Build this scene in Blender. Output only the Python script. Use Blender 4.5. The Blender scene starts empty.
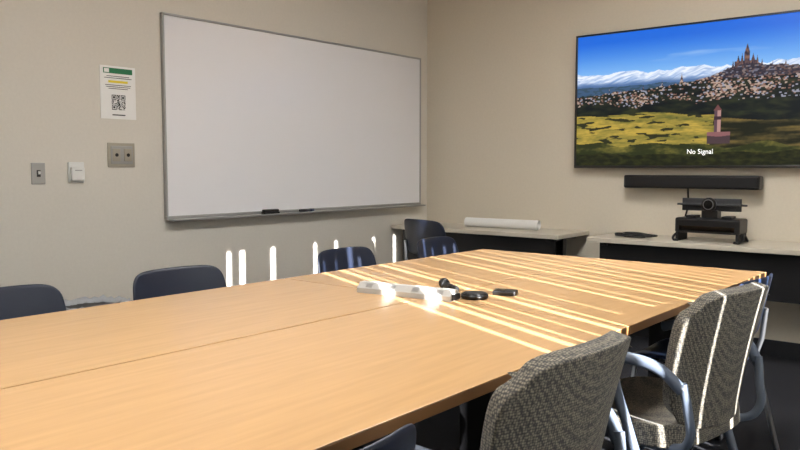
import bpy, bmesh, math, random
from mathutils import Vector, Matrix, noise
random.seed(4)
S = bpy.context.scene
D = bpy.data
try:
    S.view_settings.view_transform = 'Standard'
    S.view_settings.look = 'None'
except Exception: pass

# ------------------------------------------------------------ materials
def lin(c):
    return tuple(((v/255)/12.92 if v/255 <= .04045 else ((v/255+.055)/1.055)**2.4) for v in c)
def mat(name, rgb, rough=.5, metal=0, var=0.0, scale=20, bump=0, coat=0, stretch=None, spec=.5):
    m = D.materials.new(name); m.use_nodes = True
    nt = m.node_tree; b = nt.nodes['Principled BSDF']
    c = lin(rgb)
    b.inputs['Roughness'].default_value = rough
    b.inputs['Metallic'].default_value = metal
    b.inputs['Coat Weight'].default_value = coat
    b.inputs['Specular IOR Level'].default_value = spec
    tc = nt.nodes.new('ShaderNodeTexCoord'); mp = nt.nodes.new('ShaderNodeMapping')
    nt.links.new(tc.outputs['Object'], mp.inputs['Vector'])
    if stretch: mp.inputs['Scale'].default_value = stretch
    nz = nt.nodes.new('ShaderNodeTexNoise'); nz.inputs['Scale'].default_value = scale
    nz.inputs['Detail'].default_value = 5
    nt.links.new(mp.outputs[0], nz.inputs['Vector'])
    rp = nt.nodes.new('ShaderNodeValToRGB')
    rp.color_ramp.elements[0].position = .3; rp.color_ramp.elements[1].position = .7
    rp.color_ramp.elements[0].color = (*[max(0, v*(1-var)) for v in c], 1)
    rp.color_ramp.elements[1].color = (*[min(1, v*(1+var)) for v in c], 1)
    nt.links.new(nz.outputs['Fac'], rp.inputs[0])
    nt.links.new(rp.outputs[0], b.inputs['Base Color'])
    if bump:
        bp = nt.nodes.new('ShaderNodeBump'); bp.inputs['Strength'].default_value = bump
        bp.inputs['Distance'].default_value = .002
        nt.links.new(nz.outputs['Fac'], bp.inputs['Height']); nt.links.new(bp.outputs[0], b.inputs['Normal'])
    return m

M_wall  = mat('wall_paint', (216,210,199), .7, var=.02, scale=60, bump=.15)
M_wall2 = mat('wall_paint_warm', (220,210,192), .7, var=.02, scale=60, bump=.15)
M_ceil  = mat('ceiling_tile', (225,222,215), .9, var=.03, scale=90, bump=.3)
M_floor = mat('carpet', (36,38,46), .95, var=.5, scale=260, bump=.8)
M_base  = mat('rubber_base', (42,44,50), .5)
M_wood  = mat('maple_laminate', (206,164,115), .22, var=.06, scale=5, stretch=(.7,9,9), coat=0)
M_edge  = mat('maple_edge', (146,104,64), .4, var=.05, scale=8)
M_navy  = mat('navy_plastic', (27,34,52), .42, var=.05, scale=200, bump=.1)
M_navy2 = mat('blue_plastic', (34,50,80), .4)
M_black = mat('black_plastic', (18,18,20), .4)
M_blackm= mat('black_panel', (14,14,18), .55)
M_dark  = mat('dark_lens', (5,5,7), .08)
M_metal = mat('satin_metal', (150,153,158), .35, metal=.9)
M_alum  = mat('aluminium', (172,172,170), .4, metal=.6)
M_greyp = mat('greyblue_polymer', (92,102,118), .42)
M_white = mat('white_plastic', (225,225,222), .5)
M_strip = mat('offwhite_plastic', (190,189,185), .8, spec=.2)
M_paper = mat('paper', (240,239,236), .8)
M_board = mat('whiteboard_enamel', (238,237,240), .22, var=.0)
M_counter = mat('counter_laminate', (206,198,182), .35, var=.03, scale=40)
M_tvf   = mat('tv_bezel', (60,58,58), .3, metal=.5)
M_green = mat('print_green', (40,120,80), .7)
M_yellow= mat('print_yellow', (235,215,60), .7)
M_ink   = mat('print_black', (25,25,25), .7)
M_plate = mat('brushed_plate', (176,170,156), .4, metal=.5)
M_bag   = mat('bin_liner', (180,184,190), .3)

def fabric():
    m = D.materials.new('woven_upholstery'); m.use_nodes = True
    nt = m.node_tree; b = nt.nodes['Principled BSDF']; b.inputs['Roughness'].default_value = .9
    b.inputs['Sheen Weight'].default_value = .1
    tc = nt.nodes.new('ShaderNodeTexCoord')
    v = nt.nodes.new('ShaderNodeTexVoronoi'); v.inputs['Scale'].default_value = 175
    v.inputs['Randomness'].default_value = .45
    n = nt.nodes.new('ShaderNodeTexNoise'); n.inputs['Scale'].default_value = 60
    nt.links.new(tc.outputs['Object'], v.inputs['Vector']); nt.links.new(tc.outputs['Object'], n.inputs['Vector'])
    r = nt.nodes.new('ShaderNodeValToRGB')
    e = r.color_ramp.elements
    e[0].position = .12; e[0].color = (*lin((152,144,126)), 1)
    e[1].position = .66; e[1].color = (*lin((66,64,63)), 1)
    mx = nt.nodes.new('ShaderNodeMixRGB'); mx.blend_type = 'OVERLAY'; mx.inputs[0].default_value = .35
    nt.links.new(v.outputs['Distance'], r.inputs[0])
    nt.links.new(r.outputs[0], mx.inputs[1]); nt.links.new(n.outputs['Fac'], mx.inputs[2])
    nt.links.new(mx.outputs[0], b.inputs['Base Color'])
    bp = nt.nodes.new('ShaderNodeBump'); bp.inputs['Strength'].default_value = .4; bp.inputs['Distance'].default_value = .0015
    bp.invert = True
    nt.links.new(v.outputs['Distance'], bp.inputs['Height']); nt.links.new(bp.outputs[0], b.inputs['Normal'])
    return m
M_fab = fabric()

def emis(name, rgb, s):
    m = D.materials.new(name); m.use_nodes = True
    b = m.node_tree.nodes['Principled BSDF']
    b.inputs['Base Color'].default_value = (*rgb, 1)
    b.inputs['Emission Color'].default_value = (*rgb, 1)
    b.inputs['Emission Strength'].default_value = s
    return m

# ------------------------------------------------------------ helpers
def link(o, parent=None):
    S.collection.objects.link(o)
    if parent is not None: o.parent = parent
    return o
def empty(name, loc=(0,0,0), rz=0, sc=1):
    e = D.objects.new(name, None); e.empty_display_size = .1
    e.location = loc; e.rotation_euler = (0,0,rz); e.scale = (sc,sc,sc)
    S.collection.objects.link(e); return e
def smooth(me, on=True):
    for p in me.polygons: p.use_smooth = on
def box(name, lo, hi, m, parent=None, bev=0, seg=2):
    c = [(a+b)/2 for a,b in zip(lo,hi)]; d = [abs(b-a) for a,b in zip(lo,hi)]
    bm = bmesh.new(); bmesh.ops.create_cube(bm, size=1)
    bmesh.ops.scale(bm, vec=d, verts=bm.verts)
    if bev: bmesh.ops.bevel(bm, geom=list(bm.edges), offset=bev, segments=seg, affect='EDGES', profile=.5)
    me = D.meshes.new(name); bm.to_mesh(me); bm.free(); me.materials.append(m)
    o = D.objects.new(name, me); o.location = c
    return link(o, parent)
def cyl(name, p, r, h, m, parent=None, axis='Z', r2=None, seg=32, bev=0):
    bm = bmesh.new(); bmesh.ops.create_cone(bm, cap_ends=True, segments=seg, radius1=r, radius2=r if r2 is None else r2, depth=h)
    if bev:
        es = [e for e in bm.edges if abs(e.verts[0].co.z-e.verts[1].co.z) < 1e-6]
        bmesh.ops.bevel(bm, geom=es, offset=bev, segments=3, affect='EDGES')
    me = D.meshes.new(name); bm.to_mesh(me); bm.free(); me.materials.append(m)
    for q in me.polygons: q.use_smooth = abs(q.normal.z) < .95
    o = D.objects.new(name, me); o.location = p
    if axis == 'X': o.rotation_euler = (0, math.pi/2, 0)
    if axis == 'Y': o.rotation_euler = (math.pi/2, 0, 0)
    return link(o, parent)
def tube(name, pts, r, m, parent=None, res=8, smoothc=True, radii=None):
    cu = D.curves.new(name+'_c', 'CURVE'); cu.dimensions = '3D'
    cu.bevel_depth = r; cu.bevel_resolution = 4; cu.use_fill_caps = True; cu.resolution_u = res
    if smoothc and len(pts) > 2:
        sp = cu.splines.new('BEZIER'); sp.bezier_points.add(len(pts)-1)
        for i, (b, p) in enumerate(zip(sp.bezier_points, pts)):
            b.co = p; b.handle_left_type = b.handle_right_type = 'AUTO'
            if radii: b.radius = radii[i]
    else:
        sp = cu.splines.new('POLY'); sp.points.add(len(pts)-1)
        for b, p in zip(sp.points, pts): b.co = (*p, 1)
    t = D.objects.new('tmp', cu); S.collection.objects.link(t)
    dg = bpy.context.evaluated_depsgraph_get(); dg.update()
    me = D.meshes.new_from_object(t.evaluated_get(dg)); me.name = name
    D.objects.remove(t); D.curves.remove(cu)
    me.materials.clear(); me.materials.append(m); smooth(me)
    return link(D.objects.new(name, me), parent)
def mod_apply(o):
    dg = bpy.context.evaluated_depsgraph_get(); dg.update()
    me = D.meshes.new_from_object(o.evaluated_get(dg))
    o.modifiers.clear(); o.data = me; smooth(me); return o
def shell(name, fn, thick, m, parent=None, nu=16, nv=12, k=.35, sub=1):
    vs, fs = [], []
    for j in range(nv+1):
        for i in range(nu+1):
            u = -1+2*i/nu; v = -1+2*j/nv
            x = u*math.sqrt(1-k*v**8*.5 - k*v*v*.12); y = v*math.sqrt(1-k*u**8*.5 - k*u*u*.12)
            vs.append(fn(x, y))
    for j in range(nv):
        for i in range(nu):
            a = j*(nu+1)+i; fs.append((a, a+1, a+nu+2, a+nu+1))
    me = D.meshes.new(name); me.from_pydata(vs, [], fs); me.materials.append(m)
    o = link(D.objects.new(name, me), parent)
    s = o.modifiers.new('s', 'SOLIDIFY'); s.thickness = thick; s.offset = 0
    if thick > .02:
        b = o.modifiers.new('b', 'BEVEL'); b.width = thick*.42; b.segments = 4; b.limit_method = 'ANGLE'; b.angle_limit = 1.0
    if sub:
        q = o.modifiers.new('q', 'SUBSURF'); q.levels = sub; q.render_levels = sub
    return mod_apply(o)

# ------------------------------------------------------------ room
X0, X1, Y0, Y1, ZC = -2.4, 5.27, -1.0, 4.07, 2.9
box('floor', (X0-.1,Y0-.2,-.1), (X1+.1,Y1+.1,0), M_floor)
box('ceiling', (X0-.1,Y0-.2,ZC), (X1+.1,Y1+.1,ZC+.1), M_ceil)
box('wall_north', (X0-.1,Y1,0), (X1+.1,Y1+.1,ZC), M_wall)
box('wall_east', (X1,Y0-.15,0), (X1+.1,Y1,ZC), M_wall2)
box('wall_west', (X0-.1,Y0-.15,0), (X0,Y1,ZC), M_wall)
WX0, WX1, WZ0, WZ1 = .1, 3.2, .78, 2.70
sw = empty('wall_south')
box('below', (X0,Y0-.15,0), (X1,Y0,WZ0), M_wall, sw)
box('above', (X0,Y0-.15,WZ1), (X1,Y0,ZC), M_wall, sw)
box('left', (X0,Y0-.15,WZ0), (WX0,Y0,WZ1), M_wall, sw)
box('right', (WX1,Y0-.15,WZ0), (X1,Y0,WZ1), M_wall, sw)
win = empty('window_1')
for a,b_,c,d in ((WX0,WX1,WZ0,WZ0+.04),(WX0,WX1,WZ1-.04,WZ1),(WX0,WX0+.04,WZ0,WZ1),(WX1-.04,WX1,WZ0,WZ1)):
    box('frame', (a,Y0-.14,c), (b_,Y0-.10,d), M_alum, win)
box('baseboard_north', (X0,Y1-.012,0), (X1,Y1,.10), M_base)
box('baseboard_east', (X1-.012,Y0,0), (X1,Y1-.012,.10), M_base)

# vertical blinds: slats with gaps (g, width, full height?)
YB = Y0-.04
gaps = [(1.69,.026,1),(1.80,.032,1),(1.862,.013,0),(1.96,.010,0),(2.07,.032,1),(2.135,.013,0),(2.26,.009,0),(2.48,.020,1),(2.56,.010,0),(2.70,.022,1),(2.79,.013,0),(2.91,.018,0),(3.00,.014,0),(3.13,.020,1),(3.22,.016,0),(3.30,.018,0),(3.39,.020,1),(3.47,.018,0),(3.56,.020,0),(3.65,.018,0)]
k = .45*(.87-YB)
gs = [(g-k, w, f) for g, w, f in gaps]
m = D.materials.new('blind_fabric'); m.use_nodes = True; nt = m.node_tree
b = nt.nodes['Principled BSDF']; b.inputs['Base Color'].default_value = (.75,.74,.70,1); b.inputs['Roughness'].default_value = .8
tr = nt.nodes.new('ShaderNodeBsdfTranslucent'); tr.inputs[0].default_value = (.8,.78,.72,1)
mx = nt.nodes.new('ShaderNodeMixShader'); mx.inputs[0].default_value = .35
nt.links.new(b.outputs[0], mx.inputs[1]); nt.links.new(tr.outputs[0], mx.inputs[2])
nt.links.new(mx.outputs[0], nt.nodes['Material Output'].inputs['Surface'])
bl = empty('vertical_blinds')
cur = WX0
segs = []
for g, w, f in gs:
    segs.append((cur, g-w/2)); cur = g+w/2
    if not f: box('gap_blocker', (g-w/2-.01, YB-.006, 2.20), (g+w/2+.01, YB-.004, WZ1-.01), m, bl)  # added blocker: shuts the upper gap so thin sun stripes miss the wall
segs.append((cur, WX1))
for a, c in segs:
    n = max(1, round((c-a)/.11))
    for i in range(n):
        s0 = a+(c-a)*i/n; s1 = a+(c-a)*(i+1)/n
        box('slat', (s0-(0.004 if i else 0), YB-.002+(i%2)*.003, WZ0+.01), (s1, YB+(i%2)*.003, WZ1-.01), m, bl)
box('headrail', (WX0,YB-.03,WZ1-.03), (WX1,YB+.03,WZ1), M_white, bl)

# unseen glowing ceiling panels, added as soft fill for the room
ML = emis('fill_emission', (1,.985,.96), 24.0)
for cx, cy in ((.6,1.4),(3.2,1.4)):
    e = empty('added_fill_panel', (cx,cy,ZC))
    box('fill_emitter', (-.6,-.3,-.035), (.6,.3,-.02), ML, e)
    for lo, hi in (((-.63,-.33,-.045),(.63,-.3,0)),((-.63,.3,-.045),(.63,.33,0)),((-.63,-.3,-.045),(-.6,.3,0)),((.6,-.3,-.045),(.63,.3,0))):
        box('fill_trim', lo, hi, M_white, e)

# ------------------------------------------------------------ whiteboard
wb = empty('whiteboard', (3.898,Y1,1.52))
w2, h2 = 1.24, .605
box('panel', (-w2,-.022,-h2), (w2,-.002,h2), M_board, wb)
box('frame_top', (-w2-.012,-.03,h2), (w2+.012,0,h2+.014), M_alum, wb, .003)
box('frame_bottom', (-w2-.012,-.03,-h2-.022), (w2+.012,0,-h2), M_alum, wb, .003)
box('frame_left', (-w2-.012,-.03,-h2), (-w2,0,h2), M_alum, wb, .003)
box('frame_right', (w2,-.03,-h2), (w2+.012,0,h2), M_alum, wb, .003)
box('tray', (-w2,-.09,-h2-.030), (w2,-.03,-h2-.018), M_alum, wb, .003)
TZr = 1.52-.605-.018
er = empty('whiteboard_eraser', (3.44,Y1-.06,TZr))
box('felt', (-.065,-.022,0), (.065,.022,.012), M_ink, er, .003)
box('grip', (-.062,-.02,.012), (.062,.02,.03), M_black, er, .006)
mk = empty('whiteboard_marker', (3.76,Y1-.06,TZr))
cyl('barrel', (0,0,.009), .009, .10, M_black, mk, 'X'); cyl('cap', (.065,0,.009), .0098, .04, M_navy2, mk, 'X')

# wall fittings
po = empty('notice_poster', (2.362,Y1,1.64))
box('sheet', (-.11,-.004,-.15), (.11,0,.15), M_paper, po)
box('header', (-.09,-.0055,.108), (.09,-.0042,.138), M_green, po)
box('logo', (-.085,-.0065,.112), (-.055,-.0057,.134), M_paper, po)
box('highlight', (-.06,-.0055,.055), (.06,-.0042,.068), M_yellow, po)
for i, (w, z) in enumerate(((.07,.092),(.085,.082),(.08,.042),(.075,.032),(.06,.022))):
    box('text_line', (-w,-.0055,z-.0015), (w,-.0042,z+.0015), M_ink, po)
bm = bmesh.new(); N = 21; q = .085/N
def sq(i, j):
    x = -.0425+i*q; z = -.098+j*q
    bm.faces.new([bm.verts.new((x,0,z)), bm.verts.new((x+q,0,z)), bm.verts.new((x+q,0,z+q)), bm.verts.new((x,0,z+q))])
def finder(i, j):
    for ci, cj in ((0,0),(0,N-7),(N-7,N-7)):
        a, b2 = i-ci, j-cj
        if -1 <= a <= 7 and -1 <= b2 <= 7:
            if a in (-1,7) or b2 in (-1,7): return False
            return a in (0,6) or b2 in (0,6) or (2 <= a <= 4 and 2 <= b2 <= 4)
    return None
for i in range(N):
    for j in range(N):
        f = finder(i, j)
        if f or (f is None and random.random() < .5): sq(i, j)
me = D.meshes.new('qr_code'); bm.to_mesh(me); bm.free(); me.materials.append(M_ink)
o = D.objects.new('qr_code', me); o.location = (0,-.0052,0); link(o, po)
box('frame_footer', (-.04,-.0055,-.13), (.04,-.0042,-.124), M_ink, po)

pl = empty('av_wall_plate', (2.37,Y1,1.284))
box('plate', (-.085,-.008,-.07), (.085,0,.07), M_plate, pl, .003)
box('bezel', (-.068,-.013,-.052), (.068,-.008,.052), M_alum, pl, .003)
for sx in (-.036,.036):
    box('port', (sx-.024,-.018,-.036), (sx+.024,-.013,.036), M_plate, pl, .002)
    cyl('jack', (sx,-.0185,0), .010, .004, M_black, pl, 'Y')
ls = empty('light_switch', (1.887,Y1,1.18))
box('plate', (-.037,-.008,-.057), (.037,0,.057), M_alum, ls, .003)
box('surround', (-.010,-.011,-.018), (.010,-.008,.018), M_blackm, ls, .001)
box('toggle', (-.005,-.022,-.004), (.005,-.011,.012), M_white, ls, .002)
th = empty('thermostat', (2.095,Y1,1.185))
box('base', (-.045,-.012,-.057), (.045,.0005,.057), M_white, th, .003)
box('cover', (-.038,-.034,-.045), (.038,-.01,.03), M_white, th, .007)
box('dial_slot', (-.02,-.036,.008), (.02,-.034,.014), M_alum, th)

# ------------------------------------------------------------ television
TY, TZ = 1.785, 1.692
tv = empty('wall_television', (X1,TY,TZ))
HW, HH = .845, .483
box('body', (-.06,-HW+.02,-HH+.02), (0,HW-.02,HH-.02), M_black, tv, .01)
for lo, hi in (((-.075,-HW,-HH),(-.05,HW,-HH+.018)),((-.075,-HW,HH-.012),(-.05,HW,HH)),((-.075,-HW,-HH),(-.05,-HW+.012,HH)),((-.075,HW-.012,-HH),(-.05,HW,HH))):
    box('bezel', lo, hi, M_tvf, tv, .002)
def lerp(a,b,t): t=max(0,min(1,t)); return tuple(x+(y-x)*t for x,y in zip(a,b))
def interp(pts, s):
    for (a,va),(b_,vb) in zip(pts, pts[1:]):
        if s <= b_: return va+(vb-va)*(s-a)/(b_-a)
    return pts[-1][1]
def nz(x,y,z=0): return noise.noise(Vector((x,y,z)))
def fb(x,y,z=0): return nz(x,y,z)+.5*nz(2*x,2*y,z)+.25*nz(4*x,4*y,z)
ridge = [(0,.53),(.12,.545),(.25,.56),(.4,.575),(.5,.595),(.58,.63),(.64,.67),(.72,.69),(.8,.675),(.9,.655),(1,.64)]
spires = ((.708,.010,.83),(.676,.008,.755),(.69,.006,.765),(.73,.009,.76),(.745,.006,.745),(.657,.006,.72),(.46,.007,.66),(.762,.005,.72),(.30,.004,.60),(.845,.006,.70),(.80,.004,.70),(.15,.004,.58),(.38,.004,.62))
def mount(s):
    return .715 - .035*abs(nz(s*4,0,1))*1.6 - .020*abs(nz(s*11,3,2))*1.6 - .008*abs(nz(s*30,5,2)) + .012*nz(s*2.2,8)
def paint(s, t):
    c = lerp((138,190,240),(34,104,214),(t-.66)/.28)
    if t < .86:
        cl = fb(s*3.5,t*17,3)
        c = lerp(c,(225,234,246), max(0,(cl-.3))*.6*max(0,1-abs(t-.80)/.05))
    mr = mount(s)
    if t < mr:
        dd = (mr-t)
        f_ = .12+fb(s*22+dd*60,t*26-s*30,6)*.55+dd*4.5
        c = lerp((232,238,250),(104,142,198), f_)
        ft = .622+.012*nz(s*12,5)
        if t < ft+.02: c = lerp(c,(84,114,160),(ft+.02-t)/.03)
        if t < ft-.02: c = (62,88,120) if nz(s*40,t*60)>-.1 else (54,78,96)
    r = interp(ridge, s)+.010*fb(s*25,5)+.005*(1 if nz(math.floor(s*90)*3.3,7)>0 else 0)
    for cs, w, top in spires:
        d = abs(s-cs)
        if d < w*min(1, max(0,(top-t)/.06)): r = max(r, top)
    if .662 < s < .75 and t < .712: r = max(r, .712)
    if t < r:
        g = fb(s*14,t*26,4)
        c = lerp((14,20,24),(44,50,32), .35+.9*g)
        if t > .60: c = (72,62,70) if nz(s*90,t*90)>0 else (40,40,56)
        if t > .69: c = lerp((44,38,56),(132,98,84), .45+1.2*nz(s*160,t*40))
        lo = .455+.05*nz(s*6,1)+.03*fb(s*20,3)
        if lo < t < .69:
            row = math.floor(t*110+.6*nz(s*9,2)); bx = math.floor(s*130+row*.37)
            b1 = nz(bx*1.7+.3, row*2.3+.4, 5); dens = .08+.42*nz(s*9,t*14,12)+ (.10 if t<lo+.03 else 0)
            if b1 > dens+.08: c = (178,156,142) if b1 > dens+.22 else (128,94,82)
            elif b1 < -.36: c = (150,152,168)
            if s > .62 and t > .6: c = lerp(c,(40,36,50),.4)
        fe = .385+.025*nz(s*5,2)-.16*max(0,s-.42)
        if t < fe and s < .60+.08*nz(t*9,3):
            c = lerp((186,158,70),(100,100,48), .35+.8*fb(s*6,t*22,6)+.3*fb(s*40,t*90,6))
            if fb(s*11,t*30,8) > .28: c = (44,46,28)
        elif t < fe-.02:
            st = fb(s*5,t*24,9)
            c = lerp((28,30,20),(116,98,54), .3+1.0*st+.2*fb(s*50,t*60,2))
        if t < .17+.05*nz(s*7,4)-.04*s:
            c = lerp((42,48,24),(126,116,54), .2+.8*fb(s*8,t*20,11)+.3*fb(s*50,t*60,2))
        if t < .085 - .05*nz(s*5,9): c = lerp((22,26,16),(50,52,24),.4+fb(s*30,t*40,2))
        if abs(s-.605) < .013 and .17 < t < .385: c = (176,136,130) if s > .604 else (92,68,78)
        if abs(s-.605) < .015 and abs(t-.33) < .012: c = (60,42,50)
        if abs(s-.605) < .016*(.425-t)/.04 and .385 < t < .425: c = (110,70,70)
        if .565 < s < .655 and .15 < t < .235: c = (136,92,94) if t > .2+.2*abs(s-.61) else (74,58,62)
    return c
nu, nv = 600, 340
sw_, sh_ = 2*HW-.024, 2*HH-.03
vs, fs, cols = [], [], []
for j in range(nv+1):
    for i in range(nu+1):
        s_, t_ = i/nu, j/nv
        vs.append((0, sw_/2-s_*sw_, -sh_/2+t_*sh_)); cols.extend((*lin(tuple(max(0,min(255,v)) for v in paint(s_, t_))), 1))
for j in range(nv):
    for i in range(nu):
        a = j*(nu+1)+i; fs.append((a, a+1, a+nu+2, a+nu+1))
me = D.meshes.new('screen'); me.from_pydata(vs, [], fs)
ca = me.color_attributes.new('pic', 'FLOAT_COLOR', 'POINT'); ca.data.foreach_set('color', cols)
m = D.materials.new('screen_picture'); m.use_nodes = True; nt = m.node_tree; b = nt.nodes['Principled BSDF']
b.inputs['Base Color'].default_value = (.005,.005,.005,1); b.inputs['Roughness'].default_value = .35
b.inputs['Specular IOR Level'].default_value = .2
at = nt.nodes.new('ShaderNodeVertexColor'); at.layer_name = 'pic'
nt.links.new(at.outputs[0], b.inputs['Emission Color']); b.inputs['Emission Strength'].default_value = 1.1
me.materials.append(m)
o = D.objects.new('screen', me); o.location = (-.0625,0,.003); link(o, tv)
cu = D.curves.new('no_signal', 'FONT'); cu.body = 'No Signal'; cu.size = .045; cu.align_x = 'CENTER'
t = D.objects.new('t', cu); S.collection.objects.link(t)
dg = bpy.context.evaluated_depsgraph_get(); me = D.meshes.new_from_object(t.evaluated_get(dg)); D.objects.remove(t)
me.materials.clear(); me.materials.append(emis('screen_text', (1,1,1), 1.0))
o = D.objects.new('no_signal_text', me); o.rotation_euler = (math.pi/2,0,-math.pi/2); o.location = (-.0645,HW-.54*2*HW,-HH+.095); link(o, tv)

# soundbar
sb = empty('soundbar', (X1,1.775,1.115))
box('body', (-.115,-.45,-.045), (-.02,.45,.045), M_black, sb, .012, 3)
box('grille', (-.118,-.43,-.032), (-.1145,.43,.032), M_blackm, sb, .001)
box('bracket', (-.03,-.1,-.03), (0,.1,.03), M_black, sb)

# ------------------------------------------------------------ wall desks
def desk(y0, y1, name='wall_desk'):
    e = empty(name, (5.015,(y0+y1)/2,0)); L = (y1-y0)/2
    box('top', (-.25,-L,.71), (.25,L,.74), M_counter, e, .004)
    box('modesty_panel', (-.17,-L+.06,.42), (-.15,L-.06,.71), M_blackm, e)
    for s in (-1,1):
        box('post', (-.03,s*(L-.10)-.03,.02), (.03,s*(L-.10)+.03,.70), M_black, e, .004)
        box('foot', (-.22,s*(L-.10)-.025,0), (.22,s*(L-.10)+.025,.03), M_black, e, .008)
        box('bracket', (-.2,s*(L-.10)-.02,.685), (.2,s*(L-.10)+.02,.71), M_black, e, .003)
    return e
desk(2.53, 4.05); desk(.74, 2.31)

# paper roll (hollow, rolled sheet spiral)
pr = empty('paper_roll', (5.06,3.17,.74), math.radians(3))
vs = []; fs = []; n = 72
for i in range(n+1):
    a = -math.pi/2 - i/n*2*math.pi*2.2; r = .038-.010*i/n
    for y in (-.32,.32): vs.append((r*math.cos(a), y, .038+r*math.sin(a)))
for i in range(n): fs.append((2*i,2*i+1,2*i+3,2*i+2))
me = D.meshes.new('rolled_sheet'); me.from_pydata(vs, [], fs); smooth(me); me.materials.append(M_paper); link(D.objects.new('rolled_sheet', me), pr)

# video conference camera on dock
vc = empty('conference_camera', (5.01,1.57,.74))
for s in (-1,1):
    tube('stand_foot', [(-.10,s*.17,.008),(-.10,s*.20,.008),(.0,s*.20,.05),(.09,s*.20,.008)], .008, M_black, vc)
    box('stand_side', (-.09,s*.185-.008,.0), (.09,s*.185+.008,.06), M_blackm, vc, .003)
box('dock', (-.09,-.20,.055), (.09,.20,.15), M_black, vc, .012, 3)
box('dock_front', (-.093,-.17,.07), (-.089,.17,.10), M_dark, vc)
box('neck', (-.04,-.05,.15), (.04,.05,.20), M_black, vc, .005)
for s in (-1,1): box('neck_leg', (-.06,s*.11-.03,.15), (.04,s*.11+.03,.165), M_blackm, vc, .003)
bm = bmesh.new(); bmesh.ops.create_cube(bm, size=1); bmesh.ops.scale(bm, vec=(.09,.43,.08), verts=bm.verts)
bmesh.ops.bevel(bm, geom=[e for e in bm.edges], offset=.034, segments=6, affect='EDGES')
me = D.meshes.new('speaker_bar'); bm.to_mesh(me); bm.free(); smooth(me); me.materials.append(mat('charcoal_fabric',(62,63,66),.8,var=.3,scale=400,bump=.3))
o = D.objects.new('speaker_bar', me); o.location = (0,0,.235); link(o, vc)
cyl('lens_ring', (-.048,0,.238), .044, .03, M_black, vc, 'X', bev=.004)
cyl('lens_trim', (-.0635,0,.238), .033, .004, M_metal, vc, 'X')
cyl('lens', (-.064,0,.238), .028, .012, M_dark, vc, 'X', bev=.003)
tube('soundbar_cable', [(5.24,1.80,1.07),(5.245,1.80,.95),(5.25,1.82,.85),(5.22,1.80,.75),(5.16,1.79,.747)], .006, M_black)
pts = []
for i in range(40):
    a = i*.55; r = .075+.025*math.sin(i*1.3)
    pts.append((4.99+r*math.cos(a)*.9, 2.06+r*1.5*math.sin(a), .745+.0005*i))
tube('cable_coil', pts, .0055, M_black)

# ------------------------------------------------------------ conference tables
def table(x0, x1, y0, y1):
    e = empty('conference_table', ((x0+x1)/2,(y0+y1)/2,0)); a = (x1-x0)/2-.0035; c = (y1-y0)/2-.0035
    box('top', (-a,-c,.737), (a,c,.74), M_wood, e, .001)
    box('core', (-a,-c,.712), (a,c,.737), M_edge, e, .002)
    for s in (-1,1):
        px = s*(a-.22)
        box('column', (px-.03,-.06,.03), (px+.03,.06,.69), M_black, e, .006)
        box('foot', (px-.03,-c+.10,0), (px+.03,c-.10,.035), M_black, e, .01)
        box('support', (px-.025,-c+.12,.685), (px+.025,c-.12,.712), M_black, e, .003)
    box('rail', (-a+.25,-.02,.60), (a-.25,.02,.68), M_black, e)
YA, YM, YZ = .90, 1.67, 2.44
for (a, c) in ((2.16,3.69),(.33,2.16)):
    table(a, c, YA, YM); table(a, c, YM, YZ)

# items on the table
pb = empty('power_strip_box', (2.155,1.755,.74), math.radians(8))
bm = bmesh.new()
prof = [(-.036,0),(.036,0),(.036,.018),(.014,.038),(-.014,.038),(-.036,.018)]
v0 = [bm.verts.new((x,-.20,z)) for x, z in prof]; v1 = [bm.verts.new((x,.20,z)) for x, z in prof]
bm.faces.new(v0[::-1]); bm.faces.new(v1)
for i in range(6): bm.faces.new((v0[i],v0[(i+1)%6],v1[(i+1)%6],v1[i]))
bmesh.ops.recalc_face_normals(bm, faces=bm.faces)
me = D.meshes.new('housing'); bm.to_mesh(me); bm.free(); me.materials.append(M_strip); link(D.objects.new('housing', me), pb)
for y in (-.15,-.05,.05,.15):
    o = box('socket', (-.008,-.014,-.001), (.008,.014,.001), M_alum, pb); o.location = (-.025,y,.0285); o.rotation_euler = (0,-math.radians(42),0)
box('end_cap', (-.030,-.206,.002), (.030,-.20,.024), M_black, pb, .002)
pk = empty('speaker_puck', (2.265,1.53,.74), 0)
cyl('body', (0,0,.010), .050, .020, M_black, pk, bev=.005); cyl('top_grille', (0,0,.0205), .040, .002, M_blackm, pk)
ph = empty('wireless_remote', (2.40,1.485,.74), math.radians(20))
box('body', (-.030,-.043,0), (.030,.043,.018), M_black, ph, .005); box('screen', (-.022,-.005,.018), (.022,.033,.0192), M_dark, ph)
hs = empty('handheld_microphone', (2.34,1.70,.74), math.radians(-35))
cyl('handle', (0,-.02,.016), .014, .11, M_black, hs, 'Y', r2=.016); cyl('collar', (0,.040,.018), .018, .012, M_blackm, hs, 'Y')
bm = bmesh.new(); bmesh.ops.create_uvsphere(bm, u_segments=20, v_segments=12, radius=.021)
me = D.meshes.new('grille_head'); bm.to_mesh(me); bm.free(); smooth(me); me.materials.append(M_black)
o = D.objects.new('grille_head', me); o.location = (0,.058,.021); link(o, hs)

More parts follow.
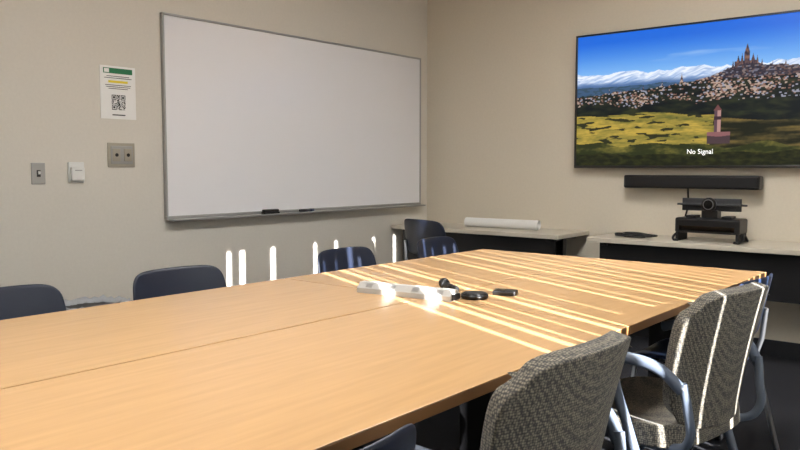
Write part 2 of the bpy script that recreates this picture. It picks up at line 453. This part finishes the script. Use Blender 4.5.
# ------------------------------------------------------------ chairs
def stack_chair(x, y, rz, m=M_navy, sc=1):
    e = empty('stacking_chair', (x,y,0), math.radians(rz), sc)
    def fb_(u, v):
        w = .225*(1-.04*v)
        z = .665+.125*v
        return (u*w, -.20-.055*(v+1)/2+.05*u*u*.9, z)
    shell('back', fb_, .012, m, e, nv=10)
    def fs_(u, v):
        return (u*.22*(1-.05*v), .03+v*.215, .445+.012*u*u-.025*max(0,v)**3-.006*(1-u*u))
    shell('seat', fs_, .014, m, e)
    for s in (-1,1):
        tube('rear_leg', [(s*.205,-.20,.63),(s*.215,-.185,.50),(s*.215,-.16,.42),(s*.235,-.26,.012)], .011, M_metal, e, smoothc=False)
        tube('front_leg', [(s*.215,-.16,.43),(s*.215,.17,.425),(s*.235,.23,.012)], .011, M_metal, e, smoothc=False)
        cyl('glide', (s*.235,-.262,.008), .014, .016, M_black, e); cyl('glide', (s*.235,.23,.008), .014, .016, M_black, e)
    tube('cross_bar', [(-.215,-.10,.42),(.215,-.10,.42)], .009, M_metal, e)
    tube('cross_bar', [(-.215,.10,.42),(.215,.10,.42)], .009, M_metal, e)
    return e
for cx, r in ((1.14,182),(1.845,178),(2.87,181),(3.67,184)):
    stack_chair(cx, 2.54, r)
stack_chair(4.50, 3.29, -104, sc=1.07)
stack_chair(.80, 1.01, 0)
stack_chair(3.17, 1.03, -2, M_navy2)

def arm_chair(x, y, rz):
    e = empty('upholstered_armchair', (x,y,0), math.radians(rz))
    def bk(u, v):
        w = .225+.025*v
        z = .665+.205*v
        return (u*w, -.205-.075*((v+1)/2)**1.4+.065*u*u, z)
    shell('back', bk, .045, M_fab, e, nu=20, nv=16, k=.55)
    def st(u, v):
        return (u*.245*(1+.03*v), .03+v*.235, .445-.035*max(0,v)**3+.012*(u*u)-.01*(1-v*v))
    shell('seat', st, .065, M_fab, e, nu=18, nv=16, k=.45)
    box('seat_pan', (-.2,-.17,.395), (.2,.2,.42), M_greyp, e, .01)
    for s in (-1,1):
        tube('arm', [(s*.235,-.215,.60),(s*.262,-.16,.655),(s*.275,-.04,.672),(s*.272,.09,.668),(s*.268,.13,.655)], .017, M_greyp, e)
        tube('arm_support', [(s*.275,-.02,.668),(s*.277,-.03,.60),(s*.268,-.07,.47),(s*.262,-.13,.30),(s*.262,-.23,.014)], .015, M_greyp, e)
        tube('front_leg', [(s*.266,-.055,.45),(s*.262,.08,.40),(s*.26,.20,.20),(s*.26,.25,.014)], .013, M_greyp, e)
        tube('back_upright', [(s*.19,-.15,.41),(s*.215,-.225,.45),(s*.225,-.225,.56),(s*.235,-.215,.62)], .013, M_greyp, e)
        cyl('glide', (s*.262,-.232,.008), .017, .016, M_black, e); cyl('glide', (s*.26,.252,.008), .017, .016, M_black, e)
    tube('seat_bar', [(-.262,-.06,.405),(.262,-.06,.405)], .012, M_greyp, e)
    tube('seat_bar', [(-.262,.09,.395),(.262,.09,.395)], .012, M_greyp, e)
    return e
arm_chair(1.37, .91, -2)
arm_chair(2.33, .885, -9)

# waste bin with liner
wbn = empty('waste_bin', (2.03,3.80,0))
cyl('bin_body', (0,0,.24), .14, .46, M_black, wbn, r2=.17)
vs = []; fs = []; n = 48
for k_, (r, z) in enumerate(((.176,.38),(.180,.44),(.182,.485),(.176,.50),(.160,.47))):
    for i in range(n):
        a = 2*math.pi*i/n; w = .006*math.sin(i*2.9+k_)+.004*math.sin(i*1.3)
        vs.append(((r+w)*math.cos(a), (r+w)*math.sin(a), z+w))
for k_ in range(4):
    for i in range(n): fs.append((k_*n+i, k_*n+(i+1)%n, (k_+1)*n+(i+1)%n, (k_+1)*n+i))
me = D.meshes.new('liner'); me.from_pydata(vs, [], fs); smooth(me); me.materials.append(M_bag); link(D.objects.new('liner', me), wbn)

# ------------------------------------------------------------ light
sun = D.lights.new('sun', 'SUN'); sun.energy = 38; sun.angle = math.radians(.3); sun.color = (1,.98,.95)
so = D.objects.new('sun', sun); S.collection.objects.link(so)
so.rotation_euler = Vector((.41,.912,-.352)).to_track_quat('-Z','Y').to_euler(); so.location = (-2,-6,4)
W = D.worlds.new('sky'); S.world = W; W.use_nodes = True
W.node_tree.nodes['Background'].inputs[0].default_value = (.55,.72,1,1)
W.node_tree.nodes['Background'].inputs[1].default_value = 4.0

# ------------------------------------------------------------ camera
cam = D.cameras.new('camera'); cam.sensor_width = 36; cam.lens = 34.2; cam.clip_start = .02
co = D.objects.new('camera', cam); S.collection.objects.link(co)
co.location = (0,0,1.21); co.rotation_euler = (math.radians(85.7),0,math.radians(39.7-90))
S.camera = co
